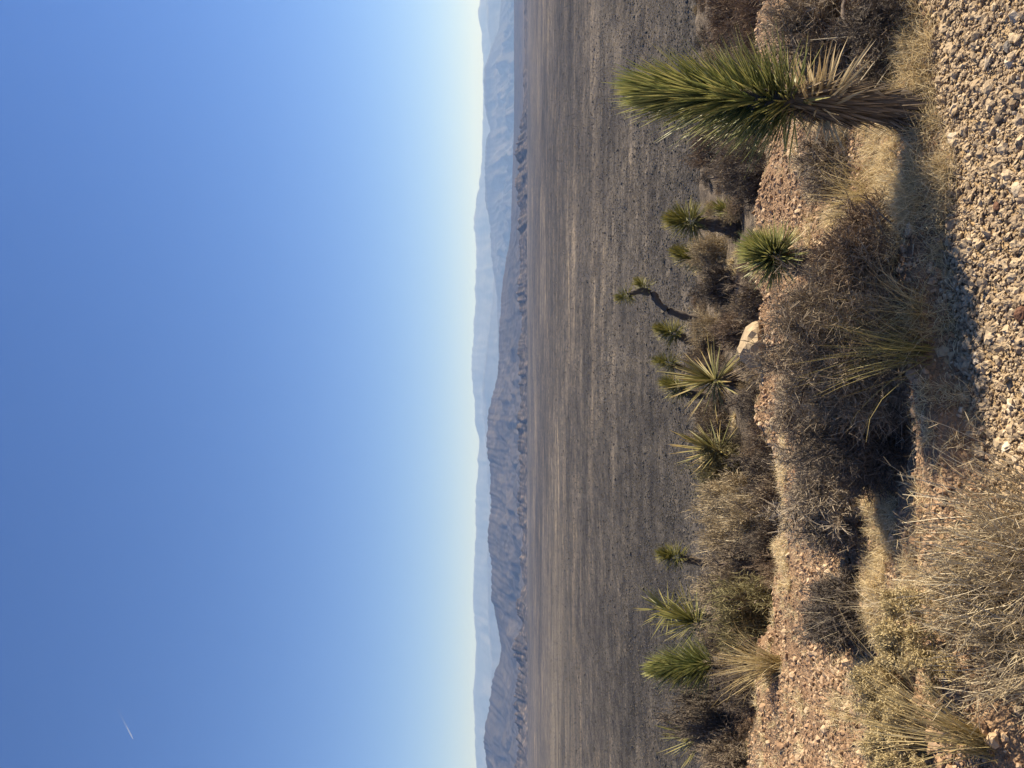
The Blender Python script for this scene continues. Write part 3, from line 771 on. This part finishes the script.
near_shrub('big rusty brown twiggy bush at the road bank, in front of the stout yucca', 908, 258, 118, 68, 301, 'twig_brown', 84, 12, 12, 5, .0032, back=.24, deep=.65)
near_shrub('big grey twiggy bush on the bank between the rusty bush and dark one', 926, 342, 142, 128, 302, 'twig_grey', 150, 12, 12, 5, .0030, back=.30, deep=.65)
near_shrub('big dark bush on the bank casting a long shadow over the dirt', 912, 415, 124, 108, 303, 'twig_dark', 110, 12, 12, 5, .0030, back=.28, deep=.7)
near_shrub('soft grey bush on the slope behind the shadowed strip, next to the big dark bush', 853, 492, 118, 76, 304, 'twig_pale', 84, 11, 11, 5, .0030)
near_shrub('round dark grey bush alone on the bare dirt slope', 858, 612, 84, 60, 305, 'twig_dark', 70, 11, 11, 4, .0028)
near_shrub('grey brown bush by the photo edge behind the tall Joshua tree', 850, 28, 110, 95, 306, 'twig_grey', 60, 11, 11, 4, .0030)
near_shrub('dark low bush at the photo edge close to the strawy road bank', 895, 20, 80, 55, 307, 'twig_dark', 50, 10, 10, 3, .0024)
near_shrub('low thin grey bush beside the trunk of the tall Joshua tree, on the bench side', 842, 168, 76, 44, 308, 'twig_pale', 60, 10, 10, 3, .0028)
near_shrub('dark twiggy bush right behind the dead leaf skirt of the tall Joshua tree', 893, 80, 66, 42, 309, 'twig_dark', 44, 9, 9, 3, .0024)
near_shrub('small soft grey bush at the near lip of the bench, behind the big dark bush', 808, 402, 66, 38, 310, 'twig_pale', 56, 9, 9, 3, .0034)

# shrubs over the lip, at middle distance: a few shapes, each plant its own object
shapes = {
    'grey': [shrub_mesh(401, .55, .5, 46, 9, 9, 3, .0055, 'twig_grey'), shrub_mesh(402, .6, .42, 42, 9, 9, 3, .0055, 'twig_grey')],
    'brown': [shrub_mesh(403, .55, .5, 46, 9, 9, 3, .0055, 'twig_brown')],
    'dark': [shrub_mesh(404, .55, .55, 50, 9, 9, 3, .006, 'twig_dark')],
    'straw': [shrub_mesh(405, .5, .55, 50, 9, 9, 3, .0055, 'twig_straw', 'stalk', straight=.6), shrub_mesh(406, .6, .5, 46, 9, 9, 3, .0055, 'twig_straw', 'stalk', straight=.4)],
    'olive': [shrub_mesh(407, .55, .55, 50, 9, 9, 3, .006, 'twig_olive')],
}
mid = [
    ('dark', 9.6, 470, 56, 54, 'dark bush behind the bench lip beside the fan leaved yucca'),
    ('grey', 9.2, 498, 58, 54, 'grey bush close behind the lip at the start of the straw bushes'),
    ('dark', 9.4, 545, 54, 50, 'dark low bush wedged between the wide straw bush and the reddish brown one'),
    ('grey', 9.8, 675, 50, 50, 'grey bush in front of the plume like Joshua tree foot'),
    ('grey', 8.6, 92, 60, 50, 'grey bush on the lip hidden partly by the straw leaves of the tall Joshua tree'),
    ('brown', 9.0, 12, 80, 66, 'brown bush on the lip at the photo edge beyond the grey brown one'),
    ('grey', 14.5, 75, 70, 46, 'pale grey bush over the lip behind the broad grey one'),  # kind, depth, picture y, picture width, height in pixels, label
    ('grey', 11.8, 168, 62, 48, 'grey bush behind the bench, nearest to the tall Joshua tree crown'),
    ('dark', 11.2, 184, 46, 36, 'dark bush behind the bench, between the tall Joshua tree and the straight trunked one'),
    ('brown', 16.5, 150, 50, 40, 'brownish bush seen past the tip leaves of the tall Joshua tree'),
    ('grey', 12.5, 118, 60, 45, 'grey bush over the lip, hidden partly by the tall Joshua tree column'),
    ('grey', 9.5, 60, 90, 62, 'broad grey bush over the lip between the photo edge and the tall Joshua tree'),
    ('brown', 13.5, 22, 70, 45, 'brown bush farthest over the lip at the photo edge past the tall Joshua tree'),
    ('straw', 17.0, 252, 48, 34, 'strawy bush at the foot of the short leaning Joshua tree'),
    ('grey', 10.5, 300, 58, 50, 'rounded grey bush behind the bench, between the stout yucca and the boulder'),
    ('dark', 15.5, 285, 44, 36, 'dark bush over the lip between the stout yucca and the crooked Joshua tree'),
    ('brown', 13.0, 330, 46, 34, 'low brown bush right behind the pale boulder'),
    ('straw', 17.5, 330, 44, 30, 'thin strawy bush at the foot of the crooked Joshua tree'),
    ('grey', 17.5, 362, 50, 34, 'grey bush under the ragged tufted Joshua tree'),
    ('dark', 10.2, 398, 52, 46, 'dark bush behind the bench, below the open spiky yucca'),
    ('grey', 17.0, 420, 60, 34, 'greyish bush between the two spiky yuccas'),
    ('brown', 10.0, 443, 50, 40, 'brownish bush behind the bench lip at the foot of the fan leaved yucca'),
    ('olive', 15.5, 472, 58, 42, 'olive tinted bush beside the fan leaved yucca'),
    ('straw', 12.8, 500, 70, 58, 'tall pale straw coloured bush, next after the olive tinted one'),
    ('straw', 10.0, 520, 66, 60, 'wide straw coloured bush close behind the grassy lip'),
    ('straw', 14.5, 535, 60, 44, 'feathery straw bush behind the wide one, near the lone little Joshua tree'),
    ('grey', 11.5, 552, 60, 56, 'grey bush mixed with straw, between the straw bushes and the reddish one'),
    ('brown', 8.9, 572, 52, 46, 'reddish brown bush hanging over the lip beside the olive bush'),
    ('straw', 14.0, 590, 52, 44, 'loose straw bush at the foot of the dark green yucca head'),
    ('olive', 8.8, 612, 70, 66, 'large olive bush on the lip beside the arching bunch grass'),
    ('olive', 8.7, 640, 46, 50, 'olive bush pressed behind the arching bunch grass'),
    ('grey', 12.0, 590, 60, 52, 'silvery grey bush behind the large olive bush'),
    ('grey', 11.2, 640, 46, 44, 'grey bush at the foot of the plume like Joshua tree'),
    ('dark', 10.6, 704, 52, 66, 'tall dark grey bush beside the plume like Joshua tree'),
    ('dark', 10.2, 728, 54, 64, 'dark grey bush hiding the small yucca tuft'),
    ('grey', 9.6, 757, 56, 46, 'grey bush at the photo edge beyond the dark grey ones'),
    ('dark', 8.3, 690, 40, 42, 'dark bush in the shade of the arching bunch grass'),
]
rg = np.random.default_rng(77)
for kind, dep, py, wpx, hpx, lab in mid:
    ms = shapes[kind][int(rg.integers(0, len(shapes[kind])))]
    b = stand(py, dep)
    sx = 1.3 * wpx * dep / F / 2 / .58; sz = 1.25 * hpx * dep / F / .54
    put_shrub(lab, b, ms, sx, sx * rg.uniform(.85, 1.1), sz, rg.uniform(0, 6.28), GS)

# low scrub that carpets the lower slope, too dense to count
rg = np.random.default_rng(91)
def carpet(name, kinds, n, y0, y1, smin, smax, dens):
    by = {}
    src = {k: [] for k in kinds}
    for k in kinds:
        for ms in shapes[k]:
            for me in ms[1:]:
                v = np.empty(len(me.vertices) * 3, np.float32); me.vertices.foreach_get('co', v)
                q = np.empty(len(me.polygons) * 4, np.int32); me.polygons.foreach_get('vertices', q)
                src[k].append((v.reshape(-1, 3).astype(float), q.reshape(-1, 4)))
    gs = {k: G() for k in kinds}
    for i in range(n):
        y = y0 + (y1 - y0) * rg.uniform() ** 1.2; x = rg.uniform(-.75, .75) * y
        if fbm(np.array([x / 2.2]), np.array([y / 2.2]), 13, 2)[0] + rg.uniform(-.5, .5) < dens: continue
        k = kinds[int(rg.integers(0, len(kinds)))]; v, q = src[k][int(rg.integers(0, len(src[k])))]
        nq = len(q); a = rg.uniform(0, 6.28); sc = rg.uniform(smin, smax)
        pick = rg.random(nq) < .35
        # whole islands stay together: quads come in runs, keep a contiguous third
        i0 = int(rg.integers(0, max(1, nq - nq // 3))); qq = q[i0:i0 + nq // 3]
        u, inv = np.unique(qq, return_inverse=True); vv = v[u] * sc
        vv = np.stack([vv[:, 0] * math.cos(a) - vv[:, 1] * math.sin(a), vv[:, 0] * math.sin(a) + vv[:, 1] * math.cos(a), vv[:, 2] * .8], -1)
        gs[k].add(vv + np.array([x, y, float(ground(np.array([x]), np.array([y]))[0])]), quads=inv.reshape(-1, 4))
    for k in kinds:
        if gs[k].n: tag(gs[k].build(name, M['twig_' + k]), kind='stuff')
carpet('low_scrub', ['grey', 'straw', 'dark', 'brown'], 620, 9.3, 29, .35, .75, -.25)

# --- grasses
def bunch_mesh(seed, n, L, W, r, lean=(0, 0, 0), spread=.45, droop=.35, mat='bunch', segs=5, ljit=.25, upw=1.0):
    rg = np.random.default_rng(seed)
    P0 = np.concatenate([rg.normal(0, r, (n, 2)), np.full((n, 1), -.01)], 1)
    D = norm(np.stack([rg.normal(0, spread, n), rg.normal(0, spread, n), np.full(n, upw)], -1) + np.array(lean) + np.concatenate([P0[:, :2] * 2, np.zeros((n, 1))], 1))
    l = L * (1 + rg.normal(0, ljit, n)).clip(.35, 1.5)
    pts = grow(P0, D, l, segs, rg, .03, 0, droop * rg.uniform(.1, 1.3, n))
    g = G(); ribbon_pts(g, pts, W * rg.uniform(.7, 1.3, n), rg, 0)
    return g.mesh('blades', M[mat])
GG = 'dry bunch grass clumps'
def grass(label, base, me, name='bunch_grass', seedme=None):
    t = thing(name, label, 'grass clump', base, GG)
    o = bpy.data.objects.new('blades', me); link(o, t)
    if seedme is not None:
        o = bpy.data.objects.new('stalks', seedme); link(o, t)
    return t
b = hit(779, 664); q = b[1] / F
grass('arching clump of yellow bunch grass on the dirt bench in front of the olive bush', b, bunch_mesh(501, 230, 56 * q, .0065, .04, (.05, 0, 0), .27, .30))
b = hit(985, 742); q = math.hypot(b[1], 1) / F
grass('large sweeping clump of yellow bunch grass nearest the camera, beside the seed head bush', b, bunch_mesh(502, 170, .42, .0033, .022, (.26, .12, 0), .24, .30, ljit=.4))
b = hit(925, 352); 
grass('yellow green grass clump growing up through the big grey bush', b, bunch_mesh(503, 90, .36, .0032, .03, (.05, .1, 0), .26, .2, 'bunch_green'))
b = hit(915, 315)
grass('sparse pale grass clump at the foot of the big grey bush', b, bunch_mesh(504, 170, .22, .0026, .05, (0, -.1, 0), .55, .3))
b = hit(868, 205)
grass('golden grass clump beside the rusty brown bush, facing the tall Joshua tree', b, bunch_mesh(505, 380, .26, .0028, .06, (0, 0, 0), .5, .3, 'bunch'))
b = hit(860, 612)
grass('few long pale grass stalks standing in front of the round dark grey bush', hit(864, 608), bunch_mesh(506, 36, .30, .0028, .04, (.05, 0, 0), .35, .15, 'stalk'))
b = hit(885, 600)
grass('ragged pale grass clump between the round dark bush and the seed head bush', hit(890, 608), bunch_mesh(507, 90, .15, .0028, .05, (.1, 0, 0), .5, .3, 'stalk'))
# wiry grey-straw plants right by the camera
def wiry(label, px, py, seed, L, n0, n1, lean=(0, 0, 0), sp=.55):
    rg = np.random.default_rng(seed); b = hit(px, py)
    t = thing('wiry_bush', label, 'shrub', b, 'wiry straw bushes by the road')
    P0 = np.concatenate([rg.normal(0, .07, (n0, 2)), np.full((n0, 1), -.01)], 1)
    D = norm(np.stack([rg.normal(0, sp, n0), rg.normal(0, sp, n0), np.full(n0, .9)], -1) + np.array(lean))
    S = grow(P0, D, L * rg.uniform(.35, 1.2, n0), 4, rg, .09, 0.0)
    g = G(); tubes(g, S, np.linspace(1, .5, 5)[None] * .0019 * rg.uniform(.6, 1.5, (n0, 1)), 3)
    g.build('stalks', M['stalk'], t)
    p, d = branch_off(S, n1, rg, .15, .45, .1)
    S2 = grow(p, d, L * .28 * rg.uniform(.3, 1.2, len(p)), 2, rg, .15)
    g = G(); ribbon_pts(g, S2, np.full(len(p), .0026), rg)
    p, d = branch_off(S2, 2, rg, .2, .5, .1)
    S3 = grow(p, d, L * .14 * rg.uniform(.3, 1.2, len(p)), 1, rg, .15)
    ribbon_pts(g, S3, np.full(len(p), .0022), rg, prof=np.array([1, .5]))
    g.build('twigs', M['twig_straw'], t)
    return t
wiry('wiry straw bush nearest the camera, spilling over the gravel road', 1050, 565, 601, .32, 170, 6, (.12, .12, 0), .45)
wiry('wiry straw bush at the photo corner next to the sweeping bunch grass', 1045, 650, 602, .30, 170, 6, (0.05, .1, 0), .45)
wiry('thin wiry bush behind the two nearest ones, beside the seed head bush', 975, 590, 603, .19, 130, 6)
wiry('wiry clump of long pale stalks standing over the shaded road edge', 1040, 525, 604, .32, 80, 3, (.2, .05, 0), .4)

# rabbitbrush with dry seed heads
def seed_bush(label, px, py, seed, R, H, n0, back=0):
    rg = np.random.default_rng(seed); b = hit(px, py)
    if back: b = stand(py, b[1] + back)
    t = thing('seed_head_bush', label, 'shrub', b, 'bushes with dry seed heads')
    D = dome(rg, n0, 75)
    ell = 1 / np.sqrt((D[:, 0] ** 2 + D[:, 1] ** 2) / R ** 2 + D[:, 2] ** 2 / H ** 2)
    S = grow(np.zeros((n0, 3)) + np.concatenate([rg.normal(0, .03, (n0, 2)), np.zeros((n0, 1))], 1), D, ell * rg.uniform(.75, 1.02, n0), 4, rg, .08, .03)
    g = G(); tubes(g, S, np.linspace(1, .6, 5)[None] * .0016 * np.ones((n0, 1)), 3)
    p, d = branch_off(S, 3, rg, .6, .4, .4)
    S2 = grow(p, d, R * .28 * rg.uniform(.5, 1.1, len(p)), 2, rg, .1)
    ribbon_pts(g, S2, np.full(len(p), .002), rg)
    g.build('stems', M['twig_olive'], t)
    tips = np.concatenate([S[:, -1], S2[:, -1]])
    m = len(tips); per = 120
    cen = np.repeat(tips, per, 0) + rg.normal(0, .0115, (m * per, 3))
    dd = norm(rg.normal(size=(m * per, 3)) + np.array([0, 0, .6]))
    S3 = grow(cen, dd, rg.uniform(.006, .014, m * per), 1, rg, .1)
    g = G(); ribbon_pts(g, S3, np.full(m * per, .0038), rg, prof=np.array([.8, 1.0]))
    g.build('seed_heads', M['seed'], t)
    return t
seed_bush('bush with clustered cream seed heads on the bank, beside the sweeping bunch grass', 955, 640, 701, .17, .21, 26, .1)
seed_bush('smaller bush with sparse cream seed heads, behind the sweeping bunch grass', 912, 690, 702, .16, .16, 30, .05)
seed_bush('low shaded bush with dry seed heads at the photo corner behind sweeping grass', 925, 748, 703, .18, .15, 36)

# dead wood
def stick(label, pts, r, mat, name='dead_stick', depth=None):
    P = []
    b = hit(*pts[0]); d = b[1]
    for i, p in enumerate(pts): P.append(rel(up_to(p[0], p[1], d + (depth or 0) * i), b))
    g, _ = trunk_mesh(P, [r, r * .8, r * .45], np.random.default_rng(int(pts[0][0])), 6)
    o = g.build(name, M[mat], smooth=True); o.location = b
    return tag(o, label, 'dead stick', 'dead sticks on the bank')
stick('long pale straight dead stick leaning behind the tall Joshua tree, the thicker one', [(903, 28), (880, 55), (858, 84)], .0035, 'stalk', depth=.04)
stick('thin pale dead stick leaning beside the thicker one', [(905, 34), (892, 62), (872, 92)], .0025, 'stalk', depth=.04)
stick('pale dead stalk lying nearly level across the dark bush at the photo edge', [(900, 34), (860, 36), (810, 40)], .003, 'stalk', depth=.08)
stick('dark dead branch sticking out of the rusty bush over the straw', [(903, 232), (885, 218), (865, 200)], .004, 'wood', depth=.03)
stick('stout dark dead branch curving up at the photo edge among the low bushes', [(868, 34), (848, 24), (843, 8), (850, -12)], .014, 'wood', depth=.02)

# dry grass tufts: straw carpet, uncountable
rng = np.random.default_rng(31)
def straw_patch(g, cen, n, sig, L, seedr, W=.0027, blades=1):
    """cen: picture points; tufts spread around them on the ground"""
    for (px, py, sx, sy, m, l) in cen:
        b = hit(px, py)
        m2 = max(3, m // 7); ix = rng.integers(0, m2, m); x = (b[0] + rng.normal(0, sx * 1.25, m2))[ix] + rng.normal(0, .018, m); y = (b[1] + rng.normal(0, sy * 1.25, m2))[ix] + rng.normal(0, .018, m)
        k = y > edge(x) - .03; x, y = x[k], y[k]
        z = ground(x, y); P = np.stack([x, y, z - .004], -1)
        nb = 11; idx = np.repeat(np.arange(len(P)), nb)
        B = P[idx] + np.concatenate([rng.normal(0, .012, (len(idx), 2)), np.zeros((len(idx), 1))], 1)
        D = norm(np.stack([rng.normal(0, .55, len(idx)), rng.normal(0, .55, len(idx)), np.full(len(idx), .8)], -1))
        pts = grow(B, D, l * rng.uniform(.4, 1.3, len(idx)), 3, rng, .16, 0, .5 * rng.uniform(0, 1.4, len(idx)))
        ribbon_pts(g, pts, np.full(len(idx), W * b[1] / 3.2), rng)
g = G()
cen = []
for py, px in [(5, 905), (25, 915), (45, 922), (65, 918), (85, 925), (105, 932), (125, 928), (150, 935), (175, 938), (200, 938), (225, 940)]:
    cen.append((px, py, .05, .05, 55, .085)); cen.append((px - 22, py + 8, .06, .05, 22, .09))
cen += [(912, 200, .06, .08, 90, .11), (900, 185, .07, .08, 80, .10), (895, 215, .05, .05, 50, .10), (915, 160, .05, .05, 30, .08), (880, 20, .09, .07, 60, .09), (862, 75, .05, .05, 40, .09),
        (850, 130, .05, .08, 50, .09), (842, 140, .05, .08, 40, .08), (935, 300, .08, .03, 26, .07), (940, 340, .08, .03, 34, .08), (950, 380, .08, .03, 34, .07), (945, 410, .06, .03, 24, .06), (930, 420, .06, .05, 30, .08),
        (880, 470, .10, .05, 60, .06), (880, 505, .10, .05, 90, .06), (878, 540, .10, .06, 90, .06), (875, 570, .09, .06, 80, .06), (868, 590, .09, .06, 60, .07),
        (940, 575, .05, .03, 36, .06), (945, 590, .05, .03, 26, .06), (785, 440, .14, .16, 60, .07), (783, 470, .14, .16, 70, .08), (783, 500, .14, .18, 80, .08), (785, 530, .16, .18, 90, .08), (788, 555, .12, .18, 80, .08), (783, 580, .1, .12, 40, .08),
        (790, 380, .15, .15, 40, .09), (815, 215, .15, .2, 60, .10), (835, 225, .1, .12, 50, .11), (805, 760, .2, .2, 40, .10), (848, 720, .12, .15, 40, .08), (860, 690, .1, .1, 40, .08), (870, 660, .08, .08, 40, .08),
        (740, 705, .35, .3, 60, .10), (765, 755, .3, .2, 60, .10), (775, 630, .3, .1, 30, .08), (735, 540, .3, .5, 60, .14), (730, 500, .3, .5, 60, .14), (722, 580, .3, .5, 50, .14), (735, 260, .3, .5, 50, .14), (740, 335, .3, .4, 40, .12), (735, 430, .3, .3, 40, .14), (700, 300, .5, .6, 40, .16), (705, 470, .6, .6, 60, .16), (700, 390, .5, .6, 40, .16)]
cen += [
        (880, 455, .12, .05, 60, .08), (890, 490, .10, .05, 60, .07), (890, 520, .10, .05, 60, .07), (905, 560, .08, .05, 50, .07), (920, 590, .06, .05, 50, .08), (885, 600, .08, .06, 60, .09),
        (850, 650, .12, .1, 20, .09), (870, 720, .1, .08, 30, .09), (840, 750, .15, .12, 20, .10),
        (800, 175, .18, .15, 30, .10), (820, 130, .12, .12, 50, .09), (875, 150, .08, .08, 60, .09), (890, 165, .08, .06, 60, .10)]
straw_patch(g, cen, 0, 0, 0, 0)
# a thin random sprinkling over the bank and bench
n = 1500
y = 2.5 + 8 * rng.uniform(0, 1, n) ** 1.4; x = rng.uniform(-.62, .62, n) * y
k = (y > edge(x) + .02) & (fbm(x * 1.6, y * 1.6, 91, 3) > .02); x, y = x[k], y[k]
P = np.stack([x, y, ground(x, y) - .004], -1); idx = np.repeat(np.arange(len(P)), 16)
B = P[idx] + np.concatenate([rng.normal(0, .015, (len(idx), 2)), np.zeros((len(idx), 1))], 1)
D = norm(np.stack([rng.normal(0, .6, len(idx)), rng.normal(0, .6, len(idx)), np.full(len(idx), .7)], -1))
ribbon_pts(g, grow(B, D, rng.uniform(.03, .11, len(idx)), 3, rng, .15, 0, .5 * rng.uniform(0, 1.4, len(idx))), .0026 * (1 + .12 * (P[idx][:, 1] - 3)), rng)
tag(g.build('dry_grass', M['straw']), kind='stuff')
# broken twigs and chaff lying about
n = 9000
y = 2.3 + 7 * rng.uniform(0, 1, n) ** 1.7; x = rng.uniform(-.66, .66, n) * y
k = y > edge(x) - .12 * rng.uniform(0, 1, n); x, y = x[k], y[k]
D = norm(np.stack([rng.normal(size=len(x)), rng.normal(size=len(x)), rng.normal(0, .12, len(x))], -1))
g = G(); ribbon_pts(g, grow(np.stack([x, y, ground(x, y) + .008], -1), D, rng.uniform(.015, .08, len(x)), 2, rng, .12), rng.uniform(.0015, .004, len(x)), rng)
tag(g.build('twig_litter', M['litter']), kind='stuff')

# ------------------------------------------------------------------ vapour trail, high beyond the haze
m, nt, out = newmat('vapour')
at = N(nt, 'ShaderNodeAttribute', attribute_name='along')
tr = N(nt, 'ShaderNodeBsdfTransparent'); df = N(nt, 'ShaderNodeBsdfDiffuse'); df.inputs[0].default_value = (.9, .92, .95, 1)
tl = N(nt, 'ShaderNodeBsdfTranslucent'); tl.inputs[0].default_value = (.9, .92, .95, 1)
ad = N(nt, 'ShaderNodeMixShader'); ad.inputs[0].default_value = .5; nt.links.new(df.outputs[0], ad.inputs[1]); nt.links.new(tl.outputs[0], ad.inputs[2])
mx = N(nt, 'ShaderNodeMixShader'); rr = ramp(nt, [(0, (0, 0, 0)), (.5, (.12, .12, .12)), (1, (.6, .6, .6))]); nt.links.new(at.outputs['Fac'], rr.inputs[0])
nt.links.new(rr.outputs[0], mx.inputs[0]); nt.links.new(tr.outputs[0], mx.inputs[1]); nt.links.new(ad.outputs[0], mx.inputs[2]); nt.links.new(mx.outputs[0], out.inputs[0])
a = up_to(116, 706, 18500); b = up_to(133, 739, 18500)
tt = np.linspace(0, 1, 14)[:, None]; P = (a * (1 - tt) + b * tt) - b
g = G(); tubes(g, P[None], (18500 / F * np.interp(tt[:, 0], [0, .9, 1], [.5, .65, .15]))[None], 8)
o = g.build('vapour_trail', m, smooth=True); o.location = b
tag(o, 'short white vapour trail of an aircraft high in the clear blue sky', 'vapour trail')
